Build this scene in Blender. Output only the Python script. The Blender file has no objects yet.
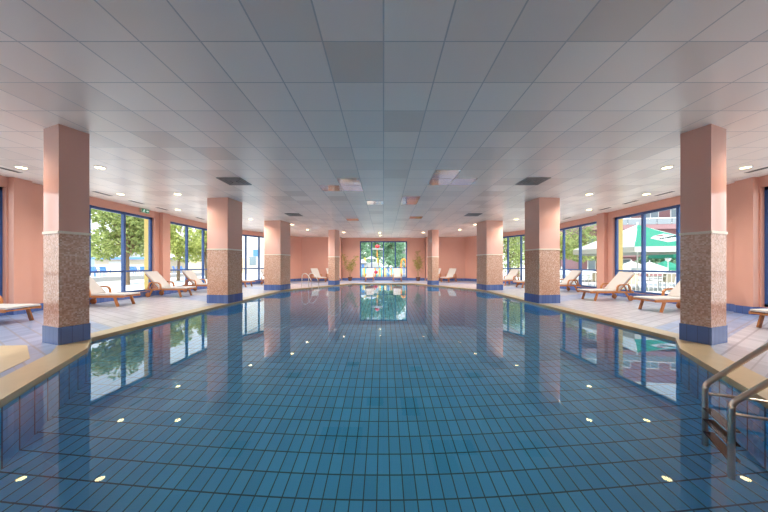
import bpy, bmesh, math, random
from mathutils import Vector, Matrix
random.seed(7)
C = bpy.context.scene.collection
PI = math.pi
R = math.radians

# ---------------------------------------------------------------- materials
def new_mat(name):
    m = bpy.data.materials.new(name); m.use_nodes = True
    nt = m.node_tree
    return m, nt, nt.nodes['Principled BSDF']

def N(nt, t, **kw):
    n = nt.nodes.new(t)
    for k, v in kw.items(): setattr(n, k, v)
    return n

def math_node(nt, op, a, b=None, c=None):
    n = N(nt, 'ShaderNodeMath', operation=op)
    for i, v in enumerate((a, b, c)):
        if v is None: continue
        if isinstance(v, (int, float)): n.inputs[i].default_value = v
        else: nt.links.new(v, n.inputs[i])
    return n.outputs[0]

def mix_col(nt, fac, a, b):
    n = N(nt, 'ShaderNodeMix', data_type='RGBA')
    for s, v in ((0, fac), (6, a), (7, b)):
        if isinstance(v, (int, float)): n.inputs[s].default_value = v
        elif isinstance(v, tuple): n.inputs[s].default_value = v if len(v) == 4 else (*v, 1)
        else: nt.links.new(v, n.inputs[s])
    return n.outputs[2]

def pos_xyz(nt, obj=False):
    if obj:
        g = N(nt, 'ShaderNodeTexCoord').outputs['Object']
    else:
        g = N(nt, 'ShaderNodeNewGeometry').outputs['Position']
    s = N(nt, 'ShaderNodeSeparateXYZ'); nt.links.new(g, s.inputs[0])
    return g, s.outputs[0], s.outputs[1], s.outputs[2]

def mat(name, col, rough=0.5, spec=0.5, var=0.06, scale=6.0, metal=0.0, bump=0.0, coat=0.0):
    """plain surface with a gentle procedural variation"""
    m, nt, b = new_mat(name)
    tc = N(nt, 'ShaderNodeTexCoord'); no = N(nt, 'ShaderNodeTexNoise')
    no.inputs['Scale'].default_value = scale; no.inputs['Detail'].default_value = 4
    nt.links.new(tc.outputs['Object'], no.inputs['Vector'])
    a = tuple(max(0, c * (1 - var)) for c in col); d = tuple(min(1, c * (1 + var)) for c in col)
    nt.links.new(mix_col(nt, no.outputs['Fac'], a, d), b.inputs['Base Color'])
    b.inputs['Roughness'].default_value = rough
    b.inputs['Specular IOR Level'].default_value = spec
    b.inputs['Metallic'].default_value = metal
    b.inputs['Coat Weight'].default_value = coat
    if bump:
        bp = N(nt, 'ShaderNodeBump'); bp.inputs['Strength'].default_value = bump; bp.inputs['Distance'].default_value = 0.01
        nt.links.new(no.outputs['Fac'], bp.inputs['Height']); nt.links.new(bp.outputs[0], b.inputs['Normal'])
    return m

def wood_mat(name, col):
    m, nt, b = new_mat(name)
    tc = N(nt, 'ShaderNodeTexCoord'); mp = N(nt, 'ShaderNodeMapping'); mp.inputs['Scale'].default_value = (2, 26, 26)
    no = N(nt, 'ShaderNodeTexNoise'); no.inputs['Scale'].default_value = 3; no.inputs['Detail'].default_value = 5
    nt.links.new(tc.outputs['Object'], mp.inputs[0]); nt.links.new(mp.outputs[0], no.inputs['Vector'])
    nt.links.new(mix_col(nt, no.outputs['Fac'], tuple(c * .65 for c in col), tuple(min(1, c * 1.3) for c in col)), b.inputs['Base Color'])
    b.inputs['Roughness'].default_value = .4
    return m

def cell_noise(nt, vec, off, size):
    a = N(nt, 'ShaderNodeVectorMath', operation='ADD'); a.inputs[1].default_value = off; nt.links.new(vec, a.inputs[0])
    s = N(nt, 'ShaderNodeVectorMath', operation='DIVIDE'); s.inputs[1].default_value = size; nt.links.new(a.outputs[0], s.inputs[0])
    f = N(nt, 'ShaderNodeVectorMath', operation='FLOOR'); nt.links.new(s.outputs[0], f.inputs[0])
    fr = N(nt, 'ShaderNodeVectorMath', operation='FRACTION'); nt.links.new(s.outputs[0], fr.inputs[0])
    w = N(nt, 'ShaderNodeTexWhiteNoise', noise_dimensions='3D'); nt.links.new(f.outputs[0], w.inputs['Vector'])
    sp = N(nt, 'ShaderNodeSeparateXYZ'); nt.links.new(fr.outputs[0], sp.inputs[0])
    return w.outputs['Value'], sp

def line_mask(nt, frac, w):
    """1 inside the joint: frac within w of 0 or 1"""
    d = math_node(nt, 'ABSOLUTE', math_node(nt, 'SUBTRACT', frac, .5))
    return math_node(nt, 'GREATER_THAN', d, .5 - w)

def ramp(nt, fac, stops, const=False):
    r = N(nt, 'ShaderNodeValToRGB'); e = r.color_ramp.elements
    if const: r.color_ramp.interpolation = 'CONSTANT'
    while len(e) < len(stops): e.new(.5)
    for el, (p, c) in zip(e, stops): el.position = p; el.color = (*c, 1)
    nt.links.new(fac, r.inputs[0]); return r.outputs[0]

def ceiling_mat():
    m, nt, b = new_mat('ceiling_tile_grid')
    g, x, y, z = pos_xyz(nt)
    v, sp = cell_noise(nt, g, (60.0, 60 - .267, .31), (.6, .6, 5))
    col = ramp(nt, v, [(0, (.76, .68, .61)), (.12, (.81, .735, .67)), (.3, (.89, .815, .745)), (1, (.96, .885, .81))])
    no = N(nt, 'ShaderNodeTexNoise'); no.inputs['Scale'].default_value = 220; nt.links.new(g, no.inputs['Vector'])
    col = mix_col(nt, math_node(nt, 'MULTIPLY', no.outputs['Fac'], .10), col, (.60, .58, .56))
    ln = math_node(nt, 'MAXIMUM', line_mask(nt, sp.outputs[0], .013), line_mask(nt, sp.outputs[1], .010))
    nt.links.new(mix_col(nt, ln, col, (.55, .54, .53)), b.inputs['Base Color'])
    b.inputs['Roughness'].default_value = .30; b.inputs['Specular IOR Level'].default_value = .5
    bp = N(nt, 'ShaderNodeBump'); bp.inputs['Strength'].default_value = .5; bp.inputs['Distance'].default_value = .004; bp.invert = True
    nt.links.new(ln, bp.inputs['Height']); nt.links.new(bp.outputs[0], b.inputs['Normal'])
    return m

def deck_mat():
    m, nt, b = new_mat('deck_tiles')
    g, x, y, z = pos_xyz(nt)
    ax = math_node(nt, 'ABSOLUTE', x)
    u = math_node(nt, 'SUBTRACT', y, math_node(nt, 'MULTIPLY', math_node(nt, 'SUBTRACT', ax, 5.1), .58))
    cb = N(nt, 'ShaderNodeCombineXYZ'); nt.links.new(ax, cb.inputs[0]); nt.links.new(u, cb.inputs[1]); g = cb.outputs[0]
    v, sp = cell_noise(nt, g, (60, 60, .31), (.125, .25, 5))
    pale = ramp(nt, v, [(0, (.40, .39, .435)), (.5, (.455, .445, .49)), (1, (.51, .495, .54))])
    blue = ramp(nt, v, [(0, (.20, .27, .44)), (.5, (.26, .33, .50)), (1, (.32, .39, .56))])
    # blue tile bands that run from each pillar to its pilaster
    k = math_node(nt, 'SUBTRACT', math_node(nt, 'PINGPONG', math_node(nt, 'SUBTRACT', u, 4.7), 2.25), .52)
    band = math_node(nt, 'LESS_THAN', k, 0)
    # the whole left front bay is blue
    bay = math_node(nt, 'MULTIPLY', math_node(nt, 'LESS_THAN', x, -4.0), math_node(nt, 'LESS_THAN', u, 5.2))
    strip = math_node(nt, 'LESS_THAN', math_node(nt, 'ABSOLUTE', math_node(nt, 'SUBTRACT', y, 19.3)), .45)
    fac = math_node(nt, 'MAXIMUM', math_node(nt, 'MAXIMUM', band, bay), strip)
    col = mix_col(nt, fac, pale, blue)
    ln = math_node(nt, 'MAXIMUM', math_node(nt, 'MULTIPLY', line_mask(nt, sp.outputs[0], .03), .4), line_mask(nt, sp.outputs[1], .06))
    v2, sp2 = cell_noise(nt, g, (60.1, 60.1, .31), (1.25, 1.25, 5))
    ln2 = math_node(nt, 'MAXIMUM', line_mask(nt, sp2.outputs[0], .007), line_mask(nt, sp2.outputs[1], .007))
    col = mix_col(nt, math_node(nt, 'MULTIPLY', ln, .8), col, (.24, .23, .27))
    col = mix_col(nt, math_node(nt, 'MULTIPLY', ln2, .7), col, (.25, .24, .26))
    nt.links.new(col, b.inputs['Base Color'])
    b.inputs['Roughness'].default_value = .28; b.inputs['Specular IOR Level'].default_value = .5
    return m

def pool_mat():
    m, nt, b = new_mat('pool_tiles')
    g, x, y, z = pos_xyz(nt)
    v, sp = cell_noise(nt, g, (60.0625, 60, 60), (.125, .25, .25))
    col = ramp(nt, v, [(0, (.10, .57, .88)), (.5, (.12, .62, .93)), (1, (.14, .67, .97))])
    ge = N(nt, 'ShaderNodeNewGeometry'); nn = N(nt, 'ShaderNodeSeparateXYZ'); nt.links.new(ge.outputs['Normal'], nn.inputs[0])
    flat = math_node(nt, 'GREATER_THAN', math_node(nt, 'ABSOLUTE', nn.outputs[2]), .5)
    l1 = line_mask(nt, sp.outputs[0], .045)
    l2 = math_node(nt, 'MULTIPLY', line_mask(nt, sp.outputs[1], .028), flat)
    l3 = math_node(nt, 'MULTIPLY', line_mask(nt, sp.outputs[2], .028), math_node(nt, 'SUBTRACT', 1.0, flat))
    ln = math_node(nt, 'MAXIMUM', math_node(nt, 'MAXIMUM', l1, l2), l3)
    nt.links.new(mix_col(nt, ln, col, (.03, .13, .22)), b.inputs['Base Color'])
    b.inputs['Roughness'].default_value = .4
    return m

def mosaic_mat():
    m, nt, b = new_mat('mosaic_tesserae')
    g, x, y, z = pos_xyz(nt, True)
    v, sp = cell_noise(nt, g, (10.0123, 10.0117, .009), (.021, .021, .021))
    col = ramp(nt, v, [(0, (.46, .25, .165)), (.3, (.55, .315, .215)), (.6, (.62, .375, .27)), (.85, (.68, .45, .34)), (1, (.72, .53, .43))])
    nt.links.new(col, b.inputs['Base Color'])
    b.inputs['Roughness'].default_value = .14
    bp = N(nt, 'ShaderNodeBump'); bp.inputs['Strength'].default_value = .25; bp.inputs['Distance'].default_value = .004
    nt.links.new(v, bp.inputs['Height']); nt.links.new(bp.outputs[0], b.inputs['Normal'])
    return m

def bluetile_mat(name='blue_base_tile'):
    m, nt, b = new_mat(name)
    g, x, y, z = pos_xyz(nt, True)
    v, sp = cell_noise(nt, g, (10.03, 10.03, 5), (.125, .125, 20))
    col = ramp(nt, v, [(0, (.07, .13, .36)), (1, (.11, .18, .43))])
    nt.links.new(mix_col(nt, math_node(nt, 'MAXIMUM', line_mask(nt, sp.outputs[0], .03), line_mask(nt, sp.outputs[1], .03)), col, (.05, .08, .2)), b.inputs['Base Color'])
    b.inputs['Roughness'].default_value = .2
    return m

def glass_mat(name='window_glass', ior=1.25):
    m, nt, b = new_mat(name); nt.nodes.remove(b)
    fr = N(nt, 'ShaderNodeFresnel'); fr.inputs['IOR'].default_value = ior
    t = N(nt, 'ShaderNodeBsdfTransparent'); t.inputs['Color'].default_value = (.97, .99, .98, 1)
    gl = N(nt, 'ShaderNodeBsdfGlossy'); gl.inputs['Roughness'].default_value = .01
    mx = N(nt, 'ShaderNodeMixShader')
    ge = N(nt, 'ShaderNodeNewGeometry')
    nt.links.new(math_node(nt, 'MULTIPLY', fr.outputs[0], math_node(nt, 'SUBTRACT', 1.0, ge.outputs['Backfacing'])), mx.inputs[0]); nt.links.new(t.outputs[0], mx.inputs[1]); nt.links.new(gl.outputs[0], mx.inputs[2])
    nt.links.new(mx.outputs[0], nt.nodes['Material Output'].inputs['Surface'])
    return m

def water_mat():
    m, nt, b = new_mat('pool_water'); nt.nodes.remove(b)
    rf = N(nt, 'ShaderNodeBsdfRefraction'); rf.inputs['IOR'].default_value = 1.333; rf.inputs['Roughness'].default_value = 0
    rf.inputs['Color'].default_value = (.95, .99, 1, 1)
    gl = N(nt, 'ShaderNodeBsdfGlossy'); gl.inputs['Roughness'].default_value = 0; gl.inputs['Color'].default_value = (1, 1, 1, 1)
    fr = N(nt, 'ShaderNodeFresnel'); fr.inputs['IOR'].default_value = 1.34
    mx = N(nt, 'ShaderNodeMixShader')
    tc = N(nt, 'ShaderNodeTexCoord'); no = N(nt, 'ShaderNodeTexNoise'); no.inputs['Scale'].default_value = 1.4; no.inputs['Detail'].default_value = 1
    nt.links.new(tc.outputs['Object'], no.inputs['Vector'])
    bp = N(nt, 'ShaderNodeBump'); bp.inputs['Strength'].default_value = .02; bp.inputs['Distance'].default_value = .01
    nt.links.new(no.outputs['Fac'], bp.inputs['Height'])
    for q in (rf, gl, fr): nt.links.new(bp.outputs[0], q.inputs['Normal'])
    nt.links.new(fr.outputs[0], mx.inputs[0]); nt.links.new(rf.outputs[0], mx.inputs[1]); nt.links.new(gl.outputs[0], mx.inputs[2])
    nt.links.new(mx.outputs[0], nt.nodes['Material Output'].inputs['Surface'])
    return m

def emit_mat(name, col, s):
    m, nt, b = new_mat(name)
    b.inputs['Base Color'].default_value = (*col, 1)
    b.inputs['Emission Color'].default_value = (*col, 1); b.inputs['Emission Strength'].default_value = s
    return m

def leaf_mat(name, c1, c2):
    m, nt, b = new_mat(name)
    g, x, y, z = pos_xyz(nt, True)
    no = N(nt, 'ShaderNodeTexNoise'); no.inputs['Scale'].default_value = 5; no.inputs['Detail'].default_value = 6
    nt.links.new(g, no.inputs['Vector'])
    col = ramp(nt, no.outputs['Fac'], [(.32, c1), (.68, c2)])
    nt.links.new(col, b.inputs['Base Color'])
    b.inputs['Roughness'].default_value = .6
    tr = N(nt, 'ShaderNodeBsdfTranslucent'); nt.links.new(col, tr.inputs['Color'])
    mx = N(nt, 'ShaderNodeMixShader'); mx.inputs[0].default_value = .45
    nt.links.new(b.outputs[0], mx.inputs[1]); nt.links.new(tr.outputs[0], mx.inputs[2])
    nt.links.new(mx.outputs[0], nt.nodes['Material Output'].inputs['Surface'])
    return m

LAMP = 5.5; SPOT_W = 63.0
M = dict(
    pink=mat('pink_paint', (.68, .365, .285), .38, .4, .03, 3),
    pillar=mat('pink_pillar_paint', (.73, .42, .34), .10, .6, .03, 3),
    cream=mat('cream_strip', (.80, .74, .62), .3),
    blue=mat('blue_metal', (.035, .10, .30), .35, .5, .04),
    black=mat('black_metal', (.02, .02, .022), .4),
    yellow=mat('yellow_render', (.80, .60, .20), .8),
    coping=mat('coping_stone', (.50, .385, .225), .32, .5, .12, 4),
    beige=mat('beige_deck_tile', (.55, .44, .27), .35, .5, .10, 5),
    ceil=ceiling_mat(), deck=deck_mat(), pool=pool_mat(), mosaic=mosaic_mat(), btile=bluetile_mat(),
    glass=glass_mat(), water=water_mat(),
    roof=mat('roof_screed', (.4, .4, .4), .9),
    white=mat('white_metal', (.78, .78, .76), .4), playw=mat('white_plastic', (.40, .41, .42), .5),
    vent=mat('vent_metal', (.16, .15, .15), .5), slat=mat('vent_slat', (.28, .27, .26), .5),
    lamp=emit_mat('lamp_diffuser', (1, .82, .36), LAMP),
    mirror=mat('polished_metal_tile', (.42, .44, .48), .10, .5, .02, 2, metal=1.0),
    steel=mat('steel', (.74, .67, .56), .28, .5, .04, 3, metal=1.0),
    wood=wood_mat('lounger_teak', (.50, .19, .06)), fabric=mat('cream_canvas', (.57, .54, .515), .9, .2, .04, 40, bump=.1),
    rubber=mat('wheel_wood', (.42, .15, .05), .5),
    tread=mat('step_tread', (.03, .02, .02), .6),
    pot=mat('terracotta_pot', (.13, .05, .035), .6), soil=mat('potting_soil', (.05, .035, .025), .95),
    stem=mat('woody_stem', (.30, .22, .10), .8), potleaf=leaf_mat('pot_leaf', (.16, .20, .03), (.55, .48, .12)),
    leaf_l=leaf_mat('street_tree_leaf', (.13, .20, .05), (.50, .55, .20)), leaf_y=leaf_mat('yellow_green_leaf', (.20, .28, .05), (.65, .65, .22)),
    leaf_d=leaf_mat('deep_green_leaf', (.06, .19, .10), (.38, .55, .36)), bark=mat('bark', (.20, .14, .09), .9, .2, .3, 12),
    ground=mat('pale_paving', (.66, .62, .59), .8, .3, .08, .8), terrace=mat('terrace_paving', (.62, .58, .54), .8, .3, .1, .8),
    kerb=mat('grey_kerb', (.42, .40, .39), .8), render=mat('white_render', (.58, .57, .54), .8), beigew=mat('beige_render', (.56, .48, .36), .8),
    bluech=mat('blue_plastic', (.08, .22, .62), .4), mauve=mat('mauve_render', (.30, .155, .165), .8), mauve2=mat('dark_mauve', (.24, .12, .13), .8),
    band=mat('pale_pink_band', (.28, .155, .165), .8), pane=mat('dark_window_glass', (.20, .26, .30), .1, .6), railglass=mat('frosted_rail_glass', (.22, .245, .27), .2),
    green=mat('green_canvas', (.03, .21, .135), .8, .2), whitec=mat('white_canvas', (.46, .48, .46), .8, .2), red=mat('red_paint', (.70, .04, .05), .4),
    ink=mat('dark_green_ink', (.02, .06, .05), .7), orange=mat('orange_plastic', (.85, .32, .04), .4), cyan=mat('cyan_plastic', (.04, .48, .75), .4),
    ypl=mat('yellow_plastic', (.85, .58, .06), .4), pinkp=mat('raspberry_plastic', (.75, .05, .14), .4), lilac=mat('lilac_render', (.42, .33, .42), .8),
    signg=emit_mat('exit_sign_green', (.04, .24, .13), .1), signw=emit_mat('exit_sign_white', (.75, .85, .78), .2), beigem=mat('sign_case', (.62, .55, .42), .4),
)

# ---------------------------------------------------------------- mesh helpers
class MB:
    def __init__(s): s.v = []; s.f = []
    def add(s, vs, fs):
        o = len(s.v); s.v += [tuple(p) for p in vs]; s.f += [tuple(i + o for i in f) for f in fs]; return s
    def box(s, x0, x1, y0, y1, z0, z1, mtx=None):
        vs = [Vector((x, y, z)) for z in (z0, z1) for x, y in ((x0, y0), (x1, y0), (x1, y1), (x0, y1))]
        if mtx is not None: vs = [mtx @ p for p in vs]
        return s.add(vs, [(3, 2, 1, 0), (4, 5, 6, 7), (0, 1, 5, 4), (1, 2, 6, 5), (2, 3, 7, 6), (3, 0, 4, 7)])
    def prism(s, poly, z0, z1):
        n = len(poly)
        a = sum(poly[i][0] * poly[(i + 1) % n][1] - poly[(i + 1) % n][0] * poly[i][1] for i in range(n))
        if a < 0: poly = poly[::-1]
        return s.add([(x, y, z0) for x, y in poly] + [(x, y, z1) for x, y in poly],
                     [tuple(range(n))[::-1], tuple(range(n, 2 * n))] + [(i, (i + 1) % n, (i + 1) % n + n, i + n) for i in range(n)])
    def sweep(s, pts, w, h=None, n=8, up=(0, 0, 1), rect=False, taper=None):
        """tube (n-gon) or rectangular bar along a polyline"""
        pts = [Vector(p) for p in pts]; h = h or w
        rings = []
        for i, p in enumerate(pts):
            if i == 0: t = pts[1] - p
            elif i == len(pts) - 1: t = p - pts[i - 1]
            else: t = (pts[i + 1] - p).normalized() + (p - pts[i - 1]).normalized()
            t.normalize()
            u = Vector(up)
            if abs(t.dot(u)) > .98: u = Vector((1, 0, 0))
            sd = t.cross(u).normalized(); u = sd.cross(t).normalized()
            k = 1 if taper is None else taper[i]
            if rect: rings.append([p + sd * a * w / 2 * k + u * b * h / 2 * k for a, b in ((-1, -1), (1, -1), (1, 1), (-1, 1))])
            else: rings.append([p + (sd * math.cos(2 * PI * j / n) * w / 2 + u * math.sin(2 * PI * j / n) * h / 2) * k for j in range(n)])
        m = 4 if rect else n
        vs = [p for r in rings for p in r]; fs = []
        for i in range(len(pts) - 1):
            for j in range(m): fs.append((i * m + j, i * m + (j + 1) % m, (i + 1) * m + (j + 1) % m, (i + 1) * m + j))
        fs += [tuple(range(m))[::-1], tuple(range((len(pts) - 1) * m, len(pts) * m))]
        return s.add(vs, fs)
    def lathe(s, prof, c=(0, 0, 0), n=20, mtx=None, caps=True):
        vs = []; fs = []
        for r, z in prof:
            for j in range(n):
                p = Vector((r * math.cos(2 * PI * j / n), r * math.sin(2 * PI * j / n), z))
                if mtx is not None: p = mtx @ p
                vs.append(p + Vector(c))
        for i in range(len(prof) - 1):
            for j in range(n): fs.append((i * n + j, i * n + (j + 1) % n, (i + 1) * n + (j + 1) % n, (i + 1) * n + j))
        if caps: fs += [tuple(range(n))[::-1], tuple(range((len(prof) - 1) * n, len(prof) * n))]
        return s.add(vs, fs)
    def build(s, name, m, parent=None, smooth=False, bevel=0, loc=None, rz=0):
        me = bpy.data.meshes.new(name); me.from_pydata(s.v, [], s.f); me.validate(); me.update()
        bm = bmesh.new(); bm.from_mesh(me); bmesh.ops.recalc_face_normals(bm, faces=bm.faces)
        if bevel: bmesh.ops.bevel(bm, geom=bm.edges[:], offset=bevel, segments=2, affect='EDGES', profile=.6)
        bm.to_mesh(me); bm.free()
        me.materials.append(m)
        if smooth:
            for p in me.polygons: p.use_smooth = True
        o = bpy.data.objects.new(name, me); C.objects.link(o)
        if parent is not None: o.parent = parent
        if loc: o.location = loc; o.rotation_euler.z = rz
        return o

def tag(o, label=None, cat=None, group=None, kind=None):
    if label: o['label'] = label
    if cat: o['category'] = cat
    if group: o['group'] = group
    if kind: o['kind'] = kind
    return o
def empty(name, loc=(0, 0, 0), rz=0, **kw):
    o = bpy.data.objects.new(name, None); C.objects.link(o); o.location = loc; o.rotation_euler.z = rz
    o.empty_display_size = .1
    return tag(o, **kw)
def kids(o): return [c for c in C.objects if c.parent == o]
def copy_tree(o, parent=None):
    c = o.copy(); C.objects.link(c)
    if parent is not None: c.parent = parent
    for ch in kids(o): copy_tree(ch, c)
    return c

def struct(o, label): return tag(o, label=label, kind='structure')

# ---------------------------------------------------------------- the hall
H = 3.45; WX = 9.4; WATER = -.06; BACK = 21.4
def mirror(poly): return [(-x, y) for x, y in poly]
RIGHT = [(2.27, .3), (4.46, 4.08), (5.02, 4.66), (5.02, 13.3), (2.85, 17.0), (2.1, 18.3)]
POOL = RIGHT + mirror(RIGHT)[::-1]               # counter-clockwise
def offset_poly(poly, d):
    out = []; n = len(poly)
    for i in range(n):
        a, b, c = (Vector(poly[(i + k) % n]) for k in (-1, 0, 1))
        t1 = (b - a).normalized(); t2 = (c - b).normalized()
        n1 = Vector((t1.y, -t1.x)); n2 = Vector((t2.y, -t2.x))
        bis = (n1 + n2).normalized(); out.append(tuple(b + bis * d / bis.dot(n1)))
    return out
OUT = offset_poly(POOL, .35)

def ring_fill(outer, inner, z):
    """flat face between two outlines"""
    bm = bmesh.new(); es = []
    for poly in (outer, inner):
        vs = [bm.verts.new((x, y, z)) for x, y in poly]
        es += [bm.edges.new((vs[i], vs[(i + 1) % len(vs)])) for i in range(len(vs))]
    bmesh.ops.triangle_fill(bm, edges=es, use_beauty=True)
    for f in bm.faces:
        f.normal_update()
        if f.normal.z < 0: f.normal_flip()
    me = bpy.data.meshes.new('x'); bm.to_mesh(me); bm.free(); return me
def mesh_obj(name, me, m):
    me.name = name; me.materials.append(m); o = bpy.data.objects.new(name, me); C.objects.link(o); return o

hall = [(9.55, -4.1), (9.55, 16.1), (6.55, 21.55), (3.3, 21.55), (3.3, 22.1), (-3.3, 22.1), (-3.3, 21.55), (-6.55, 21.55), (-9.55, 16.1), (-9.55, -4.1)]
struct(mesh_obj('floor', ring_fill(hall, OUT, 0), M['deck']), 'pale and blue tiled pool deck')
n = len(POOL); b = MB()
b.add([(x, y, 0) for x, y in POOL] + [(x, y, 0) for x, y in OUT] + [(x, y, -.12) for x, y in POOL] + [(x, y, -.12) for x, y in OUT],
      [(i, n + i, n + (i + 1) % n, (i + 1) % n) for i in range(n)] + [(2 * n + i, i, (i + 1) % n, 2 * n + (i + 1) % n) for i in range(n)]
      + [(2 * n + i, 2 * n + (i + 1) % n, 3 * n + (i + 1) % n, 3 * n + i) for i in range(n)] + [(3 * n + i, 3 * n + (i + 1) % n, n + (i + 1) % n, n + i) for i in range(n)])
struct(b.build('trim_1', M['coping']), 'tan stone coping around the pool edge')
# beige tile field on the left front deck
struct(MB().prism([(-5.55, 4.22), (-4.72, 3.62), (-4.28, 2.88), (-6.3, 2.6), (-6.7, 4.12)], -.02, .004).build('trim_2', M['beige']), 'beige tile field set in the blue deck by the front left pillar')
# basin
b = MB(); D = -1.5
b.add([(x, y, -.12) for x, y in POOL] + [(x, y, D) for x, y in POOL], [(i, (i + 1) % n, n + (i + 1) % n, n + i) for i in range(n)] + [tuple(range(n, 2 * n))])
o = b.build('pool_basin', M['pool']); struct(o, 'blue tiled pool basin under the water')
wt = MB().add([(x, y, WATER) for x, y in POOL], [tuple(range(n))]).build('pool_water', M['water'])
if wt.data.polygons[0].normal.z < 0: wt.data.flip_normals()
tag(wt, 'still clear water filling the blue tiled pool', 'water', kind='stuff')

struct(MB().box(-9.8, 9.8, -4.3, 22.4, H, H + .05).build('ceiling', M['ceil']), 'grey suspended tile ceiling')
struct(MB().box(-10, 10, -4.5, 22.6, H + .06, H + .45).build('roof', M['roof']), 'flat roof slab above the ceiling')

BOT, TOP = .21, 3.19
win_i = [0]
def wall_frame(p, q):
    """local frame: x along the wall, y outward"""
    p = Vector((*p, 0)); q = Vector((*q, 0)); t = (q - p).normalized(); return p, t, (q - p).length
def make_wall(name, p, q, wins, label, piers=()):
    """wall whose outward side is to the right of p->q"""
    p, t, L = wall_frame(p, q); nrm = Vector((t.y, -t.x, 0))
    mtx = Matrix(((t.x, nrm.x, 0, p.x), (t.y, nrm.y, 0, p.y), (0, 0, 1, 0), (0, 0, 0, 1)))
    w = MB(); o2 = MB(); bb = MB(); cuts = []
    u = 0
    for a, c, mul in wins:
        w.box(u, a, 0, .18, 0, H, mtx); o2.box(u, a, .18, .42, -.15, H, mtx)
        w.box(a, c, 0, .18, 0, BOT, mtx); o2.box(a, c, .18, .42, -.15, BOT - .02, mtx)
        w.box(a, c, 0, .18, TOP, H, mtx); o2.box(a, c, .18, .42, TOP, H, mtx)
        u = c
    w.box(u, L, 0, .18, 0, H, mtx); o2.box(u, L, .18, .42, -.15, H, mtx)
    wo = struct(w.build(name, M['pink']), label)
    o2.build('outer_face', M['yellow'], wo)
    for a, c in piers:
        MB().box(a, c, -.15, .02, .2, H, mtx).build('pilaster', M['pink'], wo)
        bb.box(a - .01, c + .01, -.165, .0, 0, .2, mtx)
    bb.box(0, L, -.015, .01, 0, .2, mtx)
    struct(bb.build(name.replace('wall', 'baseboard'), M['btile']), 'blue tile skirting along the ' + label)
    for a, c, mul in wins:
        win_i[0] += 1
        fr = MB(); y0, y1 = .09, .17; fw = .09
        fr.box(a, c, y0, y1, TOP - fw, TOP, mtx); fr.box(a, c, y0, y1, BOT, BOT + .07, mtx)
        fr.box(a, a + fw, y0, y1, BOT, TOP, mtx); fr.box(c - fw, c, y0, y1, BOT, TOP, mtx)
        wn = struct(bpy.data.objects.new('window_%d' % win_i[0], None), 'blue framed glazed window in the ' + label); C.objects.link(wn)
        fr.build('frame', M['blue'], wn)
        edges = [a + fw] + list(mul) + [c - fw]
        for m_ in mul: MB().box(m_ - .04, m_ + .04, y0 - .01, y1 + .01, BOT + .05, TOP - .05, mtx).build('mullion', M['blue'], wn)
        MB().box(a + .05, c - .05, y0 + .005, y1 - .005, .99, 1.05, mtx).build('transom', M['blue'], wn)
        for e0, e1 in zip(edges, edges[1:]):
            MB().box(e0 - .01, e1 + .01, .126, .134, BOT + .06, TOP - .08, mtx).build('pane', M['glass'], wn)
    return mtx

Y0 = -4.0
side_w = [(3.2, 6.75), (7.57, 11.12), (11.95, 15.5)]
def wins_r(): return [(a - Y0, c - Y0, [a + 1.17 - Y0, a + 2.36 - Y0]) for a, c in side_w]
piers_y = [(6.78, 7.14), (11.37, 11.75)]
# right wall: outward +x ; p->q along +y
mR = make_wall('wall_right', (WX, Y0), (WX, 16.2), wins_r(), 'pink wall on the right', [(a - Y0, c - Y0) for a, c in piers_y])
# left wall: outward -x ; p->q along -y
Ltot = 16.2 - Y0
mL = make_wall('wall_left', (-WX, 16.2), (-WX, Y0), [(16.2 - c, 16.2 - a, [16.2 - a - 2.36, 16.2 - a - 1.17]) for a, c in side_w[::-1]], 'pink wall on the left',
               [(16.2 - c, 16.2 - a) for a, c in piers_y[::-1]])
ch = math.hypot(WX - 6.45, BACK - 16.2)
make_wall('wall_back_right', (WX, 16.2), (6.45, BACK), [(.42, 3.3, [1.33, 2.28])], 'angled pink wall at the back right')
make_wall('wall_back_left', (-6.45, BACK), (-WX, 16.2), [(ch - 3.3, ch - .42, [ch - 2.28, ch - 1.33])], 'angled pink wall at the back left')
make_wall('wall_rear_right', (6.45, BACK), (3.35, BACK), [], 'pink back wall right of the recess')
make_wall('wall_rear_left', (-3.35, BACK), (-6.45, BACK), [], 'pink back wall left of the recess')
make_wall('wall_return_right', (3.35, BACK), (3.35, 22.0), [], 'short return of the right side of the recess') if False else None
make_wall('wall_back', (3.45, 22.0), (-3.45, 22.0), [(3.45 - 1.92, 3.45 + 1.92, [3.45 - .96, 3.45, 3.45 + .96])], 'recessed pink centre of the back wall')
for sx, nm in ((1, 'right'), (-1, 'left')):
    xs = sorted((sx * 3.35, sx * 3.53))
    struct(MB().box(*xs, BACK + .18, 22.0, 0, H).build('wall_return_' + nm, M['pink']), 'short return wall on the %s of the recess' % nm)
struct(MB().box(-9.8, 9.8, -4.3, -4.0, 0, H).build('wall_front', M['pink']), 'pink wall behind the viewer')

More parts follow.
